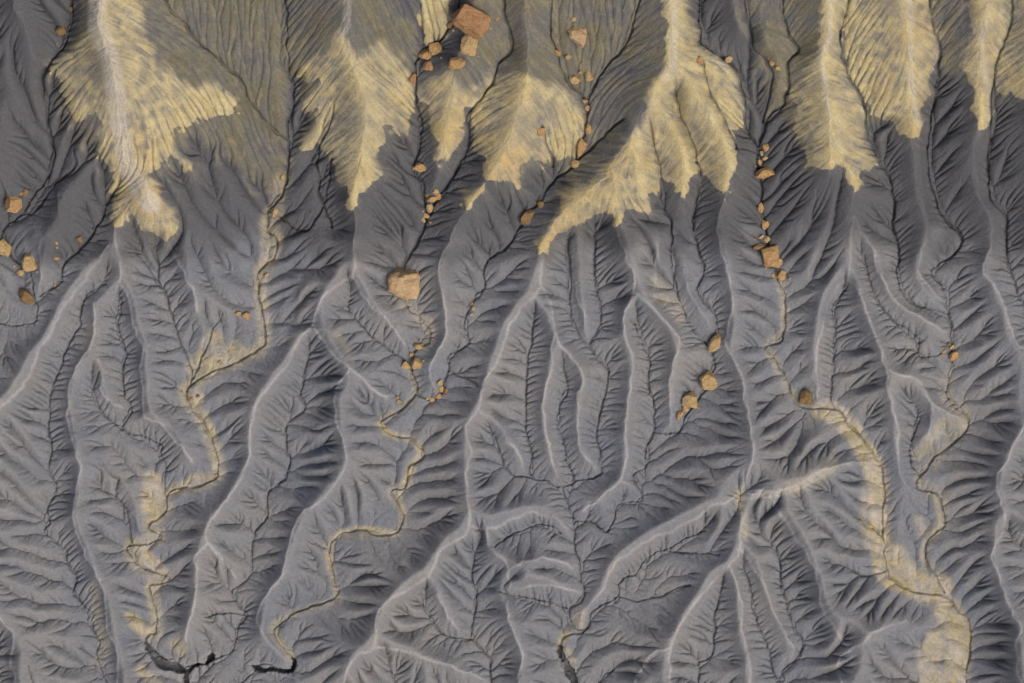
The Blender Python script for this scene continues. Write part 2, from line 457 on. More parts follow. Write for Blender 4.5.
def brush(F, P, r, v):
    P = catmull(P, 1.0)
    x = P[:,0]+MX; y = P[:,1]+MT
    x0, x1 = max(0,int(x.min()-3*r)), min(GW,int(x.max()+3*r)+1); y0, y1 = max(0,int(y.min()-3*r)), min(GH,int(y.max()+3*r)+1)
    if x1 <= x0 or y1 <= y0: return
    Y, X = np.mgrid[y0:y1, x0:x1].astype(f4)
    d = np.full(Y.shape, 1e9, f4)
    for a, b in zip(x[::2], y[::2]): np.minimum(d, (X-a)**2+(Y-b)**2, out=d)
    F[y0:y1, x0:x1] = np.maximum(F[y0:y1, x0:x1], v*np.clip((1.3-np.sqrt(d)/r)*1.9, 0, 1))

def line_dist(polylist, r=5, S=1):
    gh, gw = int(GH*S), int(GW*S)
    D = np.full((gh, gw), 1e3, f4)
    for P in polylist:
        P = catmull(P, 0.5); x = (P[:,0]+MX+.5)*S-.5; y = (P[:,1]+MT+.5)*S-.5
        ix = np.round(x).astype(int); iy = np.round(y).astype(int)
        ok = (ix>r)&(iy>r)&(ix<gw-r-1)&(iy<gh-r-1)
        x, y, ix, iy = x[ok], y[ok], ix[ok], iy[ok]
        for dy in range(-r, r+1):
            for dx in range(-r, r+1):
                np.minimum.at(D, (iy+dy, ix+dx), (np.hypot(ix+dx-x, iy+dy-y)/S).astype(f4))
    return D
def sstep(x, a, b):
    t = np.clip((x-a)/(b-a), 0, 1); return t*t*(3-2*t)
def build_terrain(seed=3):
    rng = np.random.default_rng(seed)
    wx, wy = (1.3*noise(rng, GH, GW, 11)+.7*noise(rng, GH, GW, 5) for _ in 'xy')
    def wander(P):
        P = catmull(P, .4); x, y = P[:,0]+MX, P[:,1]+MT
        return P+np.stack([sample(wx, x, y), sample(wy, x, y)], -1)
    C, R = [wander(p) for p in polys(CH)], [wander(p) for p in polys(RI)]
    zc, cm, zr, rm, dc = network(C, R)
    fix = cm | rm
    zfix = np.where(cm, zc, np.where(rm, zr, 0)).astype(f4)
    z = laplace(zfix, fix)
    capP = polys(CAP)
    capd = signed(poly_mask(capP)); washd = signed(poly_mask(polys(WASH)))
    top = blur(np.clip(np.maximum(capd, washd)/8+.8, 0, 1), 3)           # gullied less under the yellow crust
    yy = (np.arange(GH)-MT)[:,None]+0*z
    fan = np.clip((290-yy)/60., 0, 1)
    soft = 1-0.93*top-0.45*fan*(1-top)
    nz = 1.3*noise(rng, GH, GW, 3) + noise(rng, GH, GW, 5) + 1.1*noise(rng, GH, GW, 10) + 1.5*noise(rng, GH, GW, 22)
    z += nz*(0.9-.72*top)
    h2, w2 = GH//2, GW//2
    z2 = resize(z, h2, w2)
    zc2 = np.full((h2,w2), 1e9, f4)
    iy, ix = np.nonzero(cm); ok = (iy//2<h2)&(ix//2<w2)
    np.minimum.at(zc2, (iy[ok]//2, ix[ok]//2), zc[iy[ok],ix[ok]]); c2 = zc2 < 1e8
    s2 = resize(soft, h2, w2)
    z2, A2 = erode(z2, c2, zc2, 165, 0.0155, 0.13, 2., soft=s2)
    z = resize(z2, GH, GW) + 0.22*noise(rng, GH, GW, 2)
    A = resize(A2, GH, GW)
    z, A = erode(z, cm, zc, 70, 0.012, 0.022, 1., A, soft=soft*.8+.2)
    # flat floors beside the larger beds
    fl = np.zeros((GH, GW), f4)
    for l in FLAT.strip().splitlines():
        r, v, rest = l.split(' ', 2)
        brush(fl, polys(rest)[0], float(r), float(v))
    fl = np.clip(blur(fl, 2, 2)*(1+.15*noise(rng, GH, GW, 8)), 0, .93)
    sy, sx, dd = nearest(cm)
    zf = blur(zc[sy, sx], 4, 2)+.10*dd+.5
    z = z+(np.minimum(zf, z)-z)*fl
    # ---- the finished sheet is finer
    up = lambda a: resize(a, HH, HW)
    z = up(z) + .14*noise(rng, HH, HW, 2); A = up(A); softu = up(soft); fanu = up(fan); dcu = up(dc)
    d = line_dist(C, 6, SS); rd = line_dist(R, 8, SS)
    cmu = d < .4
    z, A = erode(z, cmu, z, 22, 0.012, 0.010, 1/SS, A, soft=softu*.7+.3)
    # thin rills: narrow incision where water gathers
    flu = up(fl)
    rill = np.clip((np.sqrt(A)-3.8)/6, 0, 1)*(1-.8*flu)*np.clip(.85+.35*up(noise(rng, GH, GW, 16)), .2, 1.3)
    z = z - (1.0*rill+.9*blur(rill, 1, 1))*(.15+.85*softu)
    # main beds: narrow steep-walled cuts
    z = z - (2.8+2.4*fanu+1.2*flu)*np.clip(1.35-d/((.85+.3*fanu+.2*flu)*np.clip(1+.3*up(noise(rng, GH, GW, 7)), .5, 1.5)), 0, 1)*np.clip(.9+.3*up(noise(rng, GH, GW, 9)), .3, 1.3)
    z = z + 1.8*np.exp(-rd/2.0)*np.clip(dcu/8, 0, 1)*(1-.6*up(top))                      # the main divides keep a narrow crest
    gs = up(np.clip(signed(poly_mask(polys(GASH))), -20, 20).astype(f4))+.8*up(noise(rng, GH, GW, 4))+.5*noise(rng, HH, HW, 3)
    z = z - 15*sstep(gs, -.4, 1.0) - 2.0*sstep(gs, -5, 0)*np.clip(.6+.5*up(noise(rng, GH, GW, 5)), 0, 1)
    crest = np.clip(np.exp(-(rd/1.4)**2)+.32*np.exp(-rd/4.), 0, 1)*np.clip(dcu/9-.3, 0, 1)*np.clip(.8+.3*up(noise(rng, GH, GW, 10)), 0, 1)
    detail = z-blur(z, 6, 2)
    st = streaks(blur(z,1,1), rng.standard_normal((HH,HW)).astype(f4), 9)
    st2 = streaks(blur(z,3,1), noise(rng, HH, HW, 4), 16)/2
    apron = up(blur(poly_mask([capP[5], capP[7]]).astype(f4), 4, 2))
    # yellow crust: scalloped edge, reaching farther down the ribs
    n1 = up(noise(rng, GH, GW, 5)); n2 = up(noise(rng, GH, GW, 14)); capdu = up(capd); yyu = up(yy.astype(f4))
    cap = sstep(capdu + 3.2*n1 + 1.4*up(noise(rng, GH, GW, 3)) + 2.5*n2 + 1.8*np.clip(detail,-2,2) + .3*st, -1.0, 1.4)
    # the crust thins out gradually up the slope, and breaks off sharply at its foot
    up_edge = up(sstep(blur(np.gradient(blur(np.clip(capd,-25,25), 3, 2), axis=0), 4, 1), -.2, .4))
    cap = cap+(sstep(capdu+4*n2+2*st2+1.5*n1, -5, 9)-cap)*up_edge
    vein = np.clip((np.sqrt(A)-1.9)/3.2, 0, 1)
    cap = cap*(1-.75*vein*np.clip(.6+.5*n1, 0, 1))
    fresh = np.clip(1.12-capdu/42.+.4*n2+.3*up(noise(rng, GH, GW, 30))+.12*st2+.45*apron, 0, 1)
    wash = sstep(up(washd) + 4*n2 + 4*st2 + 4*np.clip(detail,-2,2), -10, 10)*np.clip(.72+.08*st+.14*st2+.26*n2+.22*up(noise(rng, GH, GW, 30))-.3*rill, 0, 1)
    wash = np.maximum(wash, .6*np.exp(np.minimum(capdu, 0)/6.)*np.clip(.45+.4*st2+.3*st+.3*n1, 0, 1))
    B = np.zeros((GH, GW), f4)
    for l in BED.strip().splitlines():
        r, v, rest = l.split(' ', 2)
        brush(B, polys(rest)[0], float(r), float(v))
    B = up(blur(B, 1, 2)); bed = np.clip(B*(.95+.22*n1+.12*st)- .15*np.clip(detail,-.6,.6)*(B>.05), 0, 1)
    dark = sstep(255-yyu+14*n2+6*up(noise(rng, GH, GW, 30))+3*st2, -35, 35)*(1-cap)*np.clip(1-.8*wash, 0, 1)
    z = z + .9*cap + (.11-.04*cap)*st + .07*st2
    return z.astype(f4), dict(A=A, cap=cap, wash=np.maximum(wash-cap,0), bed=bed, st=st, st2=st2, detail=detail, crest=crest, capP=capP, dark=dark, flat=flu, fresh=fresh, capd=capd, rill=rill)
# name, map x, map y, half length, half width, turn, stone, label, extras
GL, GU, GM, GS, GR, GC, GF = ('boulders in the left gully', 'boulders in the upper middle gully', 'boulders in the gully under the wide spur', 'boulders in the short middle gully', 'boulders in the right gully', 'stones round the stream fork in the middle', 'stones at the right gully fork')
ROCKS = [
('boulder',404,284,16,15.5,10,'p',('biggest rounded tan boulder, lying alone in the middle gully',None),dict(blocky=.5,tall=.85)),
('boulder',470.5,20,17.5,13,-28,'r',('huge reddish angular block at the top, the largest rock in the picture',GU),dict(blocky=1,tall=.8,cuts=[(0,.62),(90,.6),(180,.66),(270,.62),(225,.8)])),
('boulder',469,45,7.5,9.5,-12,'t',('tan squarish block wedged just under the huge reddish block',GU),dict(blocky=.9,cuts=[(0,.65),(90,.66),(180,.65),(270,.66)])),
('boulder',457,63.5,8,5.6,4,'o',('orange oval boulder below the tan block under the reddish block',GU),dict(blocky=.6)),
('boulder',435,47,6,6,0,'o',('orange boulder, upper right of three clustered left of the huge block',GU)),
('boulder',424.5,53,5.8,5.4,30,'o',('orange angular boulder, left one of three clustered beside the dark gully',GU),dict(blocky=.8)),
('boulder',428,65,5.6,4.8,20,'r',('reddish boulder, lowest of three clustered left of the huge block',GU)),
('boulder',412.5,77,3,6,-8,'r',('narrow reddish slab standing upright in the gully beside the yellow spur',GU)),
('stone',449.5,22.5,2.6,3.6,-35,'b',('small brown stone at the left foot of the huge reddish block',GU)),
('stone',497,17.5,2,1.8,0,'t',('tiny tan stone on the slope right of the huge reddish block',GU)),
('stone',487,24,1.6,1.3,0,'b',('tiny dark stone touching the right corner of the huge reddish block',GU)),
('boulder',420,166.5,5.4,4.6,0,'o',('round orange boulder alone at a bend of the upper middle gully',GM)),
('stone',413.5,167,2.4,2.2,0,'t',('small tan stone stuck to the left side of the round orange boulder',GM)),
('boulder',435.5,191.5,3.2,3,0,'t',('tan stone at the top of the curved stack where two gullies meet',GM)),
('boulder',438,196,3.2,3,40,'o',('orange stone at the right bend of the curved stack in the gully',GM)),
('boulder',432,199,5,3,25,'o',('long orange boulder across the curved stack where two gullies meet',GM)),
('boulder',429.5,207,3.4,5,20,'t',('tall tan oval boulder in the middle of the gully stack',GM)),
('boulder',426,215,4,2.5,-15,'t',('flat tan boulder near the bottom of the gully stack',GM)),
('stone',423,219.5,2.8,2,-50,'t',('lowest small tan stone of the gully stack',GM)),
('stone',427,195,2,2,0,'b',('small brown stone at the upper left of the gully stack',GM)),
('boulder',579,34.5,8.5,11.5,20,'p',('large pale pinkish boulder with a pointed foot, alone on the upper slope',GM),dict(blocky=.4,tall=.7,cuts=[(222,.5),(312,.62)])),
('boulder',558,51,3.8,3.2,-40,'o',('small orange stone on a rill, left of the pale pointed boulder',GM)),
('boulder',568.5,55.5,3.2,2.8,0,'t',('small tan stone right below and left of the pale pointed boulder',GM)),
('stone',574,17.5,2.4,2.2,0,'t',('tiny tan stone just above the pale pointed boulder',GM)),
('boulder',575,78.5,5,4.6,10,'t',('round tan boulder, left one of a pair above the gully fork',GM)),
('boulder',589.5,74.5,3.8,5.2,10,'t',('upright tan boulder, right one of a pair above the gully fork',GM)),
('stone',580.5,71,2,1.8,0,'o',('tiny orange stone between the pair of tan boulders',GM)),
('stone',585.5,100,2.6,2.2,0,'o',('small orange stone, upper of two touching in the gully fork',GM)),
('stone',587.5,107,2.6,2.8,0,'o',('small orange stone, lower of two touching in the gully fork',GM)),
('boulder',588.5,128.5,3,5,-6,'o',('slim orange boulder in the gully just above the big oval one',GM)),
('boulder',582,146.5,5,8.8,-8,'o',('big upright oval orange boulder filling the narrow gully',GM)),
('boulder',575,163.5,4.8,3.8,-20,'t',('tan angular boulder below the big upright oval one',GM),dict(blocky=.8)),
('boulder',541,131.5,4.2,4.6,0,'o',('orange boulder set alone on the yellow face left of the gully',GM)),
('boulder',540.5,204,3.4,4.2,25,'b',('small brown boulder touching the long brown one in the shaded gully',GM)),
('boulder',527.5,216,5.2,9.4,-38,'b',('long brown boulder lying along the shaded gully',GM)),
('boulder',700,59.5,3.4,3.4,0,'o',('small orange boulder on the right flank of the widest yellow spur',None)),
('boulder',730,57,4,3.6,0,'t',('small tan boulder at the spur edge near the dark gully',None)),
('boulder',404.5,365.5,0,0,0,'t',('',GC)),
]
ROCKS.pop()
ROCKS += [
('boulder',418,346.5,5,3.4,-22,'t',('tan boulder, uppermost of the stones above the stream fork',GC)),
('boulder',416,363.5,5.6,5.8,20,'t',('largest tan boulder of the pair above the stream fork',GC),dict(blocky=.8)),
('boulder',406,365.5,4.8,3.9,0,'t',('smaller tan boulder, left one of the pair above the stream fork',GC)),
('stone',411,354.5,2.2,2.8,-30,'t',('small tan stone between the pair and the uppermost stone',GC)),
('stone',420,340.5,1.5,1.4,0,'t',('tiny tan stone just above the uppermost boulder of the stream fork',GC)),
('boulder',439.5,383,3.4,3.2,0,'t',('tan stone at the top of the cluster right of the stream fork',GC)),
('stone',441,389.5,2.8,3,0,'t',('tan stone in the middle of the cluster right of the stream fork',GC)),
('stone',445.5,391.5,2.6,3.4,10,'b',('brownish stone at the right side of the cluster by the stream fork',GC)),
('stone',438.5,396,3.3,3,0,'o',('orange stone at the bottom of the cluster right of the stream fork',GC)),
('stone',432,400,2.6,2.2,0,'t',('tan stone trailing lowest left from the cluster',GC)),
('stone',427.5,398.5,2,1.7,0,'t',('tiny tan stone nearest the fork, left end of the trailing stones',GC)),
('stone',397.3,397.8,1.7,1.7,0,'o',('tiny orange stone, upper of two on the slope left of the fork',GC)),
('stone',398.7,401.7,2.5,2,0,'t',('small tan stone, lower of two on the slope left of the fork',GC)),
('stone',472,303.5,1.4,1.8,0,'o',('tiny orange stone, top one of three in the middle side gully',None)),
('stone',473.3,308.5,1.8,2.2,0,'t',('tiny tan stone, middle one of three in the middle side gully',None)),
('stone',471.5,314.5,1.8,1.4,0,'t',('tiny tan stone, lowest of three in the middle side gully',None)),
('boulder',715.5,343,5.6,9.6,-24,'t',('tall tan boulder at the foot of the pale ridge, uppermost of four',GS),dict(blocky=.4)),
('boulder',708.5,382,8.4,9.2,30,'t',('big round tan boulder on the right, second down of four',GS)),
('boulder',690,400,7.2,8,0,'t',('rough tan boulder in the short gully with a small one leaning on it',GS),dict(blocky=.7)),
('boulder',686,409,3.2,3,0,'o',('small orange boulder leaning under the rough tan one',GS)),
('boulder',680,415,2.9,5,-22,'o',('lowest slim orange boulder below the rough tan one',GS)),
('boulder',766,172,9,5.2,10,'o',('wide flat orange boulder low in the right gully beside the yellow spur',GR)),
('boulder',767.5,146,3.6,4,-30,'o',('orange boulder at the top of the right gully string',GR)),
('stone',761.5,161,2.2,3.6,10,'t',('slim tan stone just above the wide flat orange boulder',GR)),
('stone',767,157,3,2,20,'t',('small tan stone between the top orange boulder and the wide flat one',GR)),
('stone',763.5,152,1.6,2.6,20,'t',('tiny tan stone left of the top orange boulder',GR)),
('boulder',762,207,3,5.4,0,'o',('upright orange boulder halfway down the right gully',GR)),
('boulder',766.5,224,3.6,4.8,-20,'o',('orange boulder just below the upright one in the right gully',GR)),
('boulder',768.5,238.5,3.4,3.6,0,'t',('tan boulder right above the big blocky one in the right gully',GR)),
('boulder',759.5,246,6,3,8,'b',('flat brown slab left above the big blocky orange boulder',GR)),
('stone',762,236.5,3.4,1.6,15,'t',('thin tan slab just above the flat brown slab',GR)),
('boulder',771.5,256,8.4,10.4,8,'o',('big blocky orange boulder in the right gully',GR),dict(blocky=1,cuts=[(0,.66),(90,.68),(180,.66),(270,.68)])),
('boulder',778.5,262.5,5.6,4.6,25,'t',('tan boulder leaning on the right foot of the blocky orange one',GR)),
('boulder',782.5,275,4.6,5.2,0,'o',('squat orange boulder below the blocky one, beside the stream bend',GR)),
('stone',774.5,275,1.9,2.2,0,'t',('tiny tan stone left of the squat orange boulder',GR)),
('stone',790.5,278.5,1.5,1.6,0,'o',('tiny orange stone right of the squat orange boulder',GR)),
('boulder',807,397,6.6,7.4,0,'b',('crumbly brown boulder lying at the head of the yellow stream bed',None),dict(blocky=.6)),
('stone',773.5,61.5,2.4,2.8,0,'o',('small orange stone, left one of two on the upper right spur',None)),
('stone',779.5,66.5,2.8,3.2,30,'t',('small tan stone, right one of two on the upper right spur',None)),
('boulder',956,356,5,4,35,'o',('largest orange stone of the small cluster in the right fork',GF)),
('stone',954,347.5,2.8,2.6,0,'t',('tan stone above the largest one in the right fork cluster',GF)),
('stone',951.5,344,2,2,0,'b',('tiny brown stone topmost in the right fork cluster',GF)),
('stone',945.5,352,2.4,2.2,0,'o',('orange stone at the left end of the right fork cluster',GF)),
('boulder',58,28,4.8,5.2,0,'b',('round brown boulder in the dark gully at the upper left',GL)),
('stone',67,6,2,2.4,0,'b',('tiny brown stone at the top edge left of the long spur',GL)),
('boulder',13,203,8.2,9.2,20,'o',('big angular orange boulder near the left edge, on the gully bank',GL),dict(blocky=.8)),
('stone',23.5,192.5,3,3.6,-40,'b',('crumbly brown stone right above the big angular orange boulder',GL)),
('stone',20,193.5,1.8,1.6,0,'o',('tiny orange stone left of the crumbly brown stone',GL)),
('boulder',3,248,6.5,8.6,20,'t',('tan boulder cut by the left edge of the picture',GL)),
('boulder',28,262,6.6,8.6,12,'t',('large tan boulder beside the dark pit in the left gully',GL)),
('boulder',18.5,272.5,3.6,3.4,0,'t',('small round tan boulder lower left of the large tan one',GL)),
('boulder',25,297,8.8,6.2,-30,'b',('dark brown oval boulder, lowest in the left gully',GL),dict(blocky=.4)),
('boulder',78.5,239,3.4,3.8,0,'b',('brown boulder alone by the small gully right of the left boulders',GL)),
('stone',56.5,243,1.6,1.8,0,'t',('tiny tan stone, topmost of three in the thin left rill',GL)),
('stone',56.5,247.5,1.4,1.4,0,'o',('tiny orange stone, second of three in the thin left rill',GL)),
('stone',55.5,258,2.6,2,-20,'o',('orange stone, lowest and largest of three in the thin left rill',GL)),
('stone',53.5,285.5,1.5,1.4,0,'o',('tiny orange stone alone lower in the thin left rill',GL)),
('stone',238,313.5,2.6,2.8,10,'o',('orange stone, left one of two touching on the grey flat',None)),
('boulder',245,315.5,4,3.6,-20,'o',('orange stone, right and larger of two touching on the grey flat',None)),
('stone',219,362.5,2.2,1.6,0,'o',('tiny orange stone on the buff sediment above the stream bend',None)),
('stone',190.5,399,1.8,1.7,0,'o',('tiny orange stone, left one in the buff stream bend',None)),
('stone',197,396,1.8,2,0,'b',('tiny brown stone, right one in the buff stream bend',None)),
('stone',214.5,476,2,1.7,0,'t',('tiny tan stone at the corner where the left stream turns west',None)),
('boulder',273.5,212,3,4.4,-8,'t',('pale tan boulder in the gully beside the long left spur',None)),
('stone',281,176,2.2,3.4,10,'t',('slim tan stone higher up the gully beside the long left spur',None)),
('stone',265,275,3,2,30,'t',('flat tan stone at the meander bank of the left stream',None)),
]

# loose rubble, a few decimetres each
_rr = random.Random(5)
for x, y, grp, lab in (
  (490.5,27.5,GU,'tiny loose stone below the right corner of the huge reddish block'),
  (453,29,GU,'tiny loose stone lower left of the huge reddish block, beside the small brown stone'),
  (478,56,GU,'tiny loose stone by the right foot of the tan squarish block'),
  (441,57,GU,'tiny loose stone between the three clustered boulders and the orange oval one'),
  (418,60,GU,'tiny loose stone at the left foot of the three clustered boulders'),
  (437.5,204,GM,'tiny loose stone right of the tall tan oval boulder in the gully stack'),
  (423,211,GM,'tiny loose stone left of the tall tan oval boulder in the gully stack'),
  (430,222,GM,'tiny loose stone lowest right, below the gully stack'),
  (584,115,GM,'tiny loose stone in the gully above the slim orange boulder'),
  (579,87,GM,'tiny loose stone below the pair of tan boulders above the gully fork'),
  (756,239,GR,'tiny loose stone left end of the thin tan slab in the right gully'),
  (776,246,GR,'tiny loose stone at the upper right of the big blocky orange boulder'),
  (767,268,GR,'tiny loose stone left below the big blocky orange boulder'),
  (759,216,GR,'tiny loose stone left of the gap between two orange boulders in the right gully'),
  (757,165,GR,'tiny loose stone left above the wide flat orange boulder'),
  (27,200,GL,'tiny loose stone at the right foot of the big angular orange boulder'),
  (36,272,GL,'tiny loose stone at the lower right of the large tan boulder by the dark pit'),
  (13,266,GL,'tiny loose stone between the edge boulder and the small round tan one'),
  (423,361,GC,'tiny loose stone right of the pair of tan boulders above the stream fork'),
  (413,373,GC,'tiny loose stone below the pair of tan boulders above the stream fork'),
  (434,391,GC,'tiny loose stone left of the cluster at the stream fork'),
  (699,408,GS,'tiny loose stone right of the rough tan boulder in the short gully'),
  (233,310,None,'tiny loose stone left above the two touching orange stones on the grey flat'),
  (272,267,None,'tiny loose stone just above the flat tan stone at the meander bank')):
    ROCKS.append(('stone', x, y, _rr.uniform(1.0,1.5), _rr.uniform(.9,1.3), _rr.uniform(-60,60), _rr.choice('totb'), (lab, grp)))
# ------------------------------------------------------------------ materials
def mat(name, rough=0.95):
    m = bpy.data.materials.new(name); m.use_nodes = True
    n = m.node_tree.nodes; b = n['Principled BSDF']; b.inputs['Roughness'].default_value = rough
    b.inputs['Specular IOR Level'].default_value = 0.15
    return m, n, m.node_tree.links, b
def nmath(n, L, op, a, b=None, clamp=False):
    x = n.new('ShaderNodeMath'); x.operation = op; x.use_clamp = clamp
    for i, v in enumerate((a, b)):
        if v is None: continue
        if isinstance(v, (int, float)): x.inputs[i].default_value = v
        else: L.new(v, x.inputs[i])
    return x.outputs[0]
def nmix(n, L, f, a, b):
    x = n.new('ShaderNodeMix'); x.data_type = 'RGBA'
    for s, v in ((0, f), (6, a), (7, b)):
        if isinstance(v, (int, float)): x.inputs[s].default_value = v
        elif isinstance(v, tuple): x.inputs[s].default_value = (*v, 1)
        else: L.new(v, x.inputs[s])
    return x.outputs[2]
def nnoise(n, L, co, scale, detail=4, rough=.6):
    x = n.new('ShaderNodeTexNoise'); x.inputs['Scale'].default_value = scale; x.inputs['Detail'].default_value = detail; x.inputs['Roughness'].default_value = rough
    L.new(co, x.inputs['Vector']); return x.outputs['Fac']
def nattr(n, name):
    x = n.new('ShaderNodeAttribute'); x.attribute_name = name; return x.outputs['Fac']
def nmap(n, L, v, a, b, c=0., d=1.):
    x = n.new('ShaderNodeMapRange'); x.inputs[1].default_value = a; x.inputs[2].default_value = b; x.inputs[3].default_value = c; x.inputs[4].default_value = d
    L.new(v, x.inputs[0]); return x.outputs[0]
def terrain_material():
    m, n, L, b = mat('weathered_mudstone', .97)
    co = n.new('ShaderNodeTexCoord').outputs['Object']
    cap, wash, bed, st, crust_skylit = (nattr(n, a) for a in ('cap', 'wash', 'bed', 'streak', 'crust_skylit'))
    big = nnoise(n, L, co, .09, 4); mid = nnoise(n, L, co, .5, 5); fine = nnoise(n, L, co, 3.2, 5, .7); grain = nnoise(n, L, co, 9., 3, .7)
    stn = nmap(n, L, st, -2.5, 2.5)
    # mud: cool grey beds and warmer grey beds, drifting over the slopes
    mud = nmix(n, L, nmap(n, L, big, .35, .65), MUD_COOL, MUD_WARM)
    mud = nmix(n, L, nmap(n, L, mid, .3, .75, 0, .45), mud, MUD_BROWN)
    mud = nmix(n, L, nmath(n, L, 'MULTIPLY', crust_skylit, .44, True), mud, MUD_CRUST_SKYLIT)  # crests paler: some dry crust, much of it sky light painted in
    mud = nmix(n, L, nmath(n, L, 'MULTIPLY', nattr(n, 'dark'), .9), mud, MUD_DARK)
    mud = nmix(n, L, nmath(n, L, 'MULTIPLY', nattr(n, 'flat'), .6), mud, MUD_FLAT)
    # yellow crust and its thin wash
    yel = nmix(n, L, nmap(n, L, mid, .35, .68), YEL_PALE, YEL_DEEP)
    yel = nmix(n, L, nmap(n, L, big, .52, .72, 0, .8), yel, YEL_OCHRE)
    yel = nmix(n, L, nmath(n, L, 'MULTIPLY', nmap(n, L, stn, .6, .25), .4), yel, YEL_GREY)
    yel = nmix(n, L, nmap(n, L, nmath(n, L, 'ADD', nattr(n, 'fresh'), nmath(n, L, 'MULTIPLY', nmath(n, L, 'SUBTRACT', mid, .5), 1.2)), 0., .7, .75, 0), yel, YEL_GREY)
    col = nmix(n, L, wash, mud, nmix(n, L, nmap(n, L, nmath(n, L, 'ADD', stn, nmath(n, L, 'MULTIPLY', nmath(n, L, 'SUBTRACT', big, .5), .8)),   .42, .75, 0, .6), YEL_WASH, YEL_STREAK))
    col = nmix(n, L, cap, col, yel)
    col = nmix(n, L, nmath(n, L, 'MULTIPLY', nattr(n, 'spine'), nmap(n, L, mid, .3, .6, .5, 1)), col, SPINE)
    # buff sediment in the beds
    buff = nmix(n, L, nmap(n, L, mid, .38, .62), BUFF_YELLOW, BUFF_PALE)
    buff = nmix(n, L, nmap(n, L, fine, .6, .72, 0, .6), buff, BUFF_RUST)
    col = nmix(n, L, bed, col, buff)
    # grain of the ground itself
    v = nmath(n, L, 'ADD', nmath(n, L, 'MULTIPLY', nmath(n, L, 'SUBTRACT', fine, .5), .75), nmath(n, L, 'MULTIPLY', nmath(n, L, 'SUBTRACT', stn, .5), nmath(n, L, 'ADD', .16, nmath(n, L, 'MULTIPLY', nmath(n, L, 'MAXIMUM', cap, wash), .08))))
    v = nmath(n, L, 'ADD', v, nmath(n, L, 'MULTIPLY', nmath(n, L, 'SUBTRACT', grain, .5), .8))
    v = nmath(n, L, 'ADD', v, 1.0)
    sc = n.new('ShaderNodeVectorMath'); sc.operation = 'SCALE'; L.new(col, sc.inputs[0]); L.new(v, sc.inputs['Scale'])
    L.new(sc.outputs[0], b.inputs['Base Color'])
    bp = n.new('ShaderNodeBump'); bp.inputs['Strength'].default_value = .7; bp.inputs['Distance'].default_value = .16
    h = nmath(n, L, 'ADD', nmath(n, L, 'MULTIPLY', fine, 1.0), nmath(n, L, 'MULTIPLY', grain, .6))
    L.new(h, bp.inputs['Height']); L.new(bp.outputs[0], b.inputs['Normal'])
    return m
MUD_COOL, MUD_WARM, MUD_BROWN, MUD_CRUST_SKYLIT, MUD_DARK = (.116,.133,.160), (.160,.166,.174), (.180,.176,.166), (.41,.41,.415), (.067,.070,.078)
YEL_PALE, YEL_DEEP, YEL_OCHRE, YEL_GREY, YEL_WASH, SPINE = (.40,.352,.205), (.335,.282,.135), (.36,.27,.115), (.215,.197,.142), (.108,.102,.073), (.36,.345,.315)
YEL_STREAK = (.175,.16,.105)
MUD_FLAT = (.135,.152,.178)
BUFF_YELLOW, BUFF_PALE, BUFF_RUST = (.305,.268,.155), (.335,.31,.262), (.30,.22,.13)

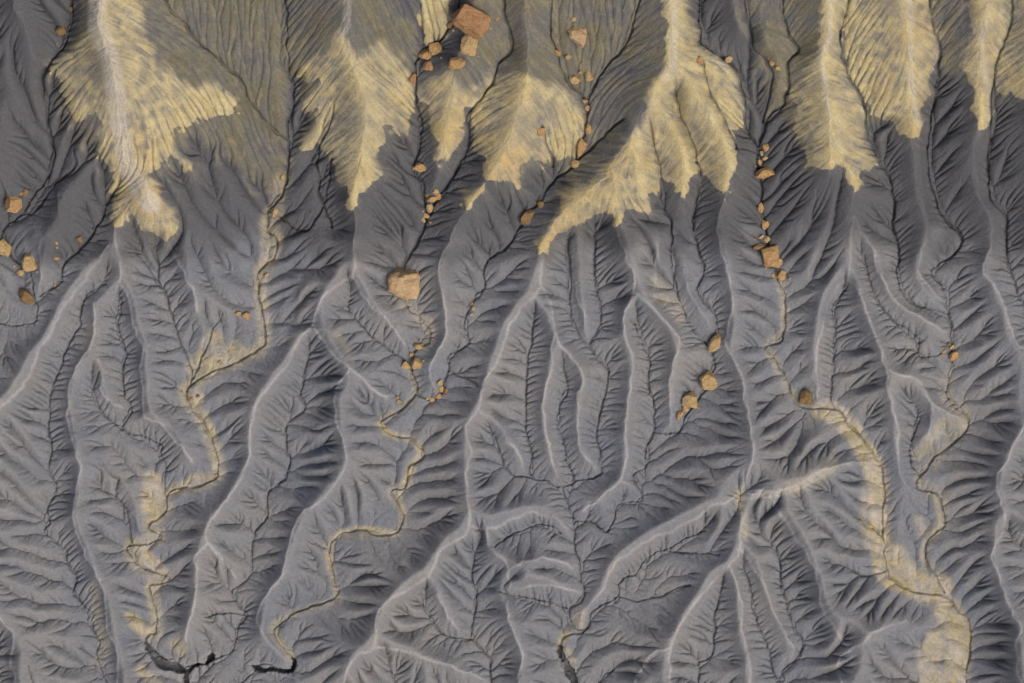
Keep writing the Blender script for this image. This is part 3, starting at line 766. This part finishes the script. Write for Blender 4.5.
# ------------------------------------------------------------------ the ground
Z, F = build_terrain()
B0 = float(base(512, 341.5))
cam.location = (0, 0, CAM_H)
def plan(u, v):
    # map units -> metres on the ground (the upper slope stands nearer to the drone, so its survey is scaled down)
    f = 1-(base(0*v, np.clip(v, -MT, GH-MT))-B0)/(CAM_H/U)
    return (u-512)*f*U, (341.5-v)*f*U
def height(u, v):
    return (sample(Z, (np.asarray(u, float)+MX+.5)*SS-.5, (np.asarray(v, float)+MT+.5)*SS-.5)-B0)*U
def build_ground():
    # one sheet: one vertex per map unit in the middle, ever wider cells out to the horizon
    g = np.cumsum(np.r_[1.03**np.arange(1, 101), 19*1.16**np.arange(1, 26)])
    ax, ay = (np.arange(HW)+.5)/SS-.5-MX, (np.arange(HH)+.5)/SS-.5-MT
    us = np.r_[ax[0]-g[::-1], ax, ax[-1]+g]; vs_ = np.r_[ay[0]-g[::-1], ay, ay[-1]+g]
    def fold(c, a, n):                    # beyond the surveyed part the same kind of relief goes on
        k = np.round((c-a[0])*SS).astype(int) % (2*n-2)
        return np.where(k >= n, 2*n-2-k, k)
    ix, iy = fold(us, ax, HW), fold(vs_, ay, HH)
    Uu, Vv = np.meshgrid(us, vs_)
    out = np.maximum(np.abs(Uu-np.clip(Uu, -MX, GW-1-MX)), np.abs(Vv-np.clip(Vv, -MT, GH-1-MT)))
    z = Z[iy][:, ix].astype(float)
    rng = np.random.default_rng(8)
    vc = np.clip(Vv, -400, 1400)
    z += base(Uu, vc)-base(Uu, ay[iy][:,None]+0*Uu)-.05*np.clip(Vv-1400, 0, 3000)+.08*np.clip(-400-Vv, 0, 4000)
    z += np.minimum(out*.08, 40)*noise(rng, *z.shape, 24)
    x, y = plan(Uu, Vv); z = (z-B0)*U
    h, w = z.shape
    co = np.stack([x, y, z], -1).reshape(-1, 3)
    near_map = out < 60
    def A(a): return np.ascontiguousarray(a[iy][:, ix], dtype=np.float32).ravel()
    crust_skylit = np.clip(.8*F['crest']+.25*np.clip(F['detail']/2.2-.12, 0, 1), 0, 1)  # ridge lines and convex ground: dry crust plus sky light put into the colour
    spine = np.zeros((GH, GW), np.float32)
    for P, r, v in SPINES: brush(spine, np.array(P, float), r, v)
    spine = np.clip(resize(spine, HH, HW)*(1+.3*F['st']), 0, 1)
    attrs = dict(cap=A(F['cap']), wash=A(F['wash']), bed=A(F['bed']), streak=A(.6*F['st']+.6*F['st2']), crust_skylit=A(crust_skylit), dark=A(F['dark']), fresh=A(F['fresh']), flat=A(F['flat']), spine=A(spine))
    idx = np.arange(h*w).reshape(h, w)
    quads = np.stack([idx[1:,:-1], idx[1:,1:], idx[:-1,1:], idx[:-1,:-1]], -1).reshape(-1, 4)
    # smooth normals of the whole sheet, shared by the pieces it is cut into
    me0 = grid_mesh('sheet', co, quads)
    nrm = np.empty(len(co)*3, np.float32); me0.vertex_normals.foreach_get('vector', nrm); nrm = nrm.reshape(-1, 3)
    bpy.data.meshes.remove(me0)
    m = terrain_material()
    c4 = lambda a: a.reshape(h, w)[:-1,:-1].ravel()
    zone = np.zeros(len(quads), int)
    bedf = (c4(A(blur(F['bed'], 2))) > .34) & c4(near_map)
    zone[bedf] = 1
    capf = (c4(A(blur(F['cap'], 2))) > .5) & c4(near_map)
    own = [nearest(poly_mask([p]))[2] for p in F['capP']]
    near = np.argmin(np.stack(own), 0)[np.clip((np.arange(HH)/SS).astype(int), 0, GH-1)][:, np.clip((np.arange(HW)/SS).astype(int), 0, GW-1)]
    nf = c4(A(near.astype(float)).round().astype(int))
    zone[capf] = 10+nf[capf]
    for k in sorted(set(zone.tolist())):
        q = quads[zone == k]
        used, inv = np.unique(q, return_inverse=True); q = inv.reshape(-1, 4)
        name = 'ground' if k == 0 else 'streambed' if k == 1 else 'hill'
        me = grid_mesh(name, co[used], q)
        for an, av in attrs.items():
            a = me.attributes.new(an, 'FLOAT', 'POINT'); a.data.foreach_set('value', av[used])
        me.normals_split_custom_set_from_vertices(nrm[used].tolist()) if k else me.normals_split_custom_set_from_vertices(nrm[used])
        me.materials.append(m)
        o = bpy.data.objects.new(name, me); scene.collection.objects.link(o)
        o['kind'] = 'structure'
        o['label'] = {0: 'bluish grey badland slopes cut by branching gullies and rills', 1: 'dry stream beds floored with buff and yellow sediment'}.get(k) or HILLS[k-10]
        o['category'] = {0: 'ground', 1: 'stream bed'}.get(k, 'hill')
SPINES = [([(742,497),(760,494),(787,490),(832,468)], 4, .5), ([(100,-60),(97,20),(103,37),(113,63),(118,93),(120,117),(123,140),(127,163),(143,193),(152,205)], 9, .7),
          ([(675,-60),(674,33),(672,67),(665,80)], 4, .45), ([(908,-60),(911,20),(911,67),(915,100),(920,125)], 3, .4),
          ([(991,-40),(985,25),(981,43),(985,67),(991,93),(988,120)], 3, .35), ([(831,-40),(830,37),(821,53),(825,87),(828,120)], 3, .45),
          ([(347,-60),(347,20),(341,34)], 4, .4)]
HILLS = ['long yellow spur with a whitish spine, farthest left', 'broad yellow spur with frayed edges, second from the left',
         'small narrow yellow spur between two boulder gullies', 'pale yellow patch beside the largest reddish block',
         'yellow spur ending in a hooked tip left of the bouldery gully', 'widest pale yellow spur, spreading into several fingers in the middle',
         'yellow spur with a forked tip right of the rocky gully', 'smooth leaf-shaped yellow spur with fine slanting streaks', 'yellow spur at the right edge with a winding crest']
def grid_mesh(name, co, quads):
    me = bpy.data.meshes.new(name)
    me.vertices.add(len(co)); me.vertices.foreach_set('co', np.ascontiguousarray(co, dtype=np.float32).ravel())
    me.loops.add(quads.size); me.loops.foreach_set('vertex_index', np.ascontiguousarray(quads, dtype=np.int32).ravel())
    me.polygons.add(len(quads)); me.polygons.foreach_set('loop_start', np.arange(0, quads.size, 4, dtype=np.int32))
    me.polygons.foreach_set('use_smooth', np.ones(len(quads), bool))
    me.update(calc_edges=True)
    return me
build_ground()

# ------------------------------------------------------------------ boulders and stones
def rock_material(name, c1, c2, c3):
    m, n, L, b = mat(name, .9)
    co = n.new('ShaderNodeTexCoord').outputs['Object']
    a = nnoise(n, L, co, 1.1, 5, .6); f = nnoise(n, L, co, 7., 5, .7)
    col = nmix(n, L, nmap(n, L, a, .35, .65), c1, c2)
    col = nmix(n, L, nmap(n, L, f, .47, .66, 0, .9), col, c3)
    w = n.new('ShaderNodeTexVoronoi'); w.feature = 'DISTANCE_TO_EDGE'; w.inputs['Scale'].default_value = .6
    L.new(co, w.inputs['Vector'])
    crack = nmap(n, L, w.outputs['Distance'], 0, .03, .28, 0)
    col = nmix(n, L, crack, col, tuple(x*.35 for x in c3))
    L.new(col, b.inputs['Base Color'])
    bp = n.new('ShaderNodeBump'); bp.inputs['Strength'].default_value = .9; bp.inputs['Distance'].default_value = .22
    L.new(nmath(n, L, 'ADD', f, nmath(n, L, 'MULTIPLY', a, 2.)), bp.inputs['Height']); L.new(bp.outputs[0], b.inputs['Normal'])
    return m
ROCK = {'t': rock_material('tan_sandstone', (.447,.334,.171), (.369,.263,.124), (.281,.201,.100)),
        'o': rock_material('orange_sandstone', (.428,.284,.136), (.369,.228,.100), (.263,.167,.079)),
        'r': rock_material('reddish_sandstone', (.369,.223,.116), (.321,.182,.091), (.234,.141,.075)),
        'b': rock_material('brown_sandstone', (.243,.167,.079), (.195,.127,.061), (.126,.090,.051)),
        'p': rock_material('pale_sandstone', (.506,.374,.221), (.428,.293,.161), (.330,.232,.130))}
def rock(name, u, v, rx, ry, rot, tone, seed, label, group=None, blocky=.5, tall=.85, cuts=None):
    rnd = random.Random(seed)
    bm = bmesh.new()
    rx *= 1.08; ry *= 1.08; big = max(rx, ry)
    bmesh.ops.create_icosphere(bm, subdivisions=6 if big > 12 else 5 if big > 5 else 4 if big > 2.6 else 3, radius=1.0)
    # planes split off by weathering
    planes = []; sk = (rnd.uniform(-1,1), rnd.uniform(-1,1))
    for i in range(int(9+6*blocky)):
        d = Vector((rnd.gauss(0,1), rnd.gauss(0,1), rnd.gauss(0,.8))).normalized()
        planes.append((d, rnd.uniform(.62, .95)))
    if cuts:
        for ang, dist in cuts: planes.append((Vector((math.cos(math.radians(ang)), math.sin(math.radians(ang)), rnd.uniform(-.05,.25))).normalized(), dist))
    planes.append((Vector((rnd.uniform(-.2,.2), rnd.uniform(-.3,.1), 1)).normalized(), rnd.uniform(.66,.8)))
    off = Vector((seed*3.1, seed*1.7, seed*.9))
    for p in bm.verts:
        c = p.co.copy()
        c *= 1+.26*mnoise.noise(c*1.1+off)
        for d, k in planes:
            t = c.dot(d)-k
            if t > 0: c -= d*t*(.84+.15*blocky)
        c += c.normalized()*(.05*mnoise.noise(c*3.4+off)+.03*mnoise.noise(c*8+off)+.02*mnoise.noise(c*19+off))
        p.co = Vector((c.x*(1+.22*c.y*sk[0]), c.y*(1+.22*c.x*sk[1]), c.z))
    xs = [p.co.x for p in bm.verts]; ys = [p.co.y for p in bm.verts]
    sx, sy = 2/(max(xs)-min(xs)), 2/(max(ys)-min(ys))
    cx, cy = (max(xs)+min(xs))/2, (max(ys)+min(ys))/2
    x0, y0 = plan(np.array(float(u)), np.array(float(v)))
    s = U; rz = (rx+ry)/2*tall
    R = Matrix.Rotation(math.radians(rot), 3, 'Z')
    for p in bm.verts:
        p.co = R @ Vector(((p.co.x-cx)*sx*rx*s, (p.co.y-cy)*sy*ry*s, p.co.z*rz*s))
    me = bpy.data.meshes.new(name); bm.to_mesh(me); bm.free()
    for p in me.polygons: p.use_smooth = True
    try: me.set_sharp_from_angle(angle=math.radians(24))
    except Exception: pass
    me.materials.append(ROCK[tone])
    o = bpy.data.objects.new(name, me); scene.collection.objects.link(o)
    # sits where it first meets the ground, a little sunk in
    aa = np.linspace(0, 2*math.pi, 12, endpoint=False)
    hh = height(u+.6*rx*np.cos(aa), v+.6*ry*np.sin(aa))
    hc = max(float(np.mean(hh)), float(height(u, v)))
    o.location = (float(x0), float(y0), hc+rz*s*.5)
    o['label'] = label; o['category'] = 'boulder' if name == 'boulder' else 'stone'
    if group: o['group'] = group
    return o
for i, r in enumerate(ROCKS):
    kw = dict(r[8]) if len(r) > 8 else {}
    rock(*r[:6], r[6], 11+i*7, *([r[7]] if isinstance(r[7], str) else r[7]), **kw)
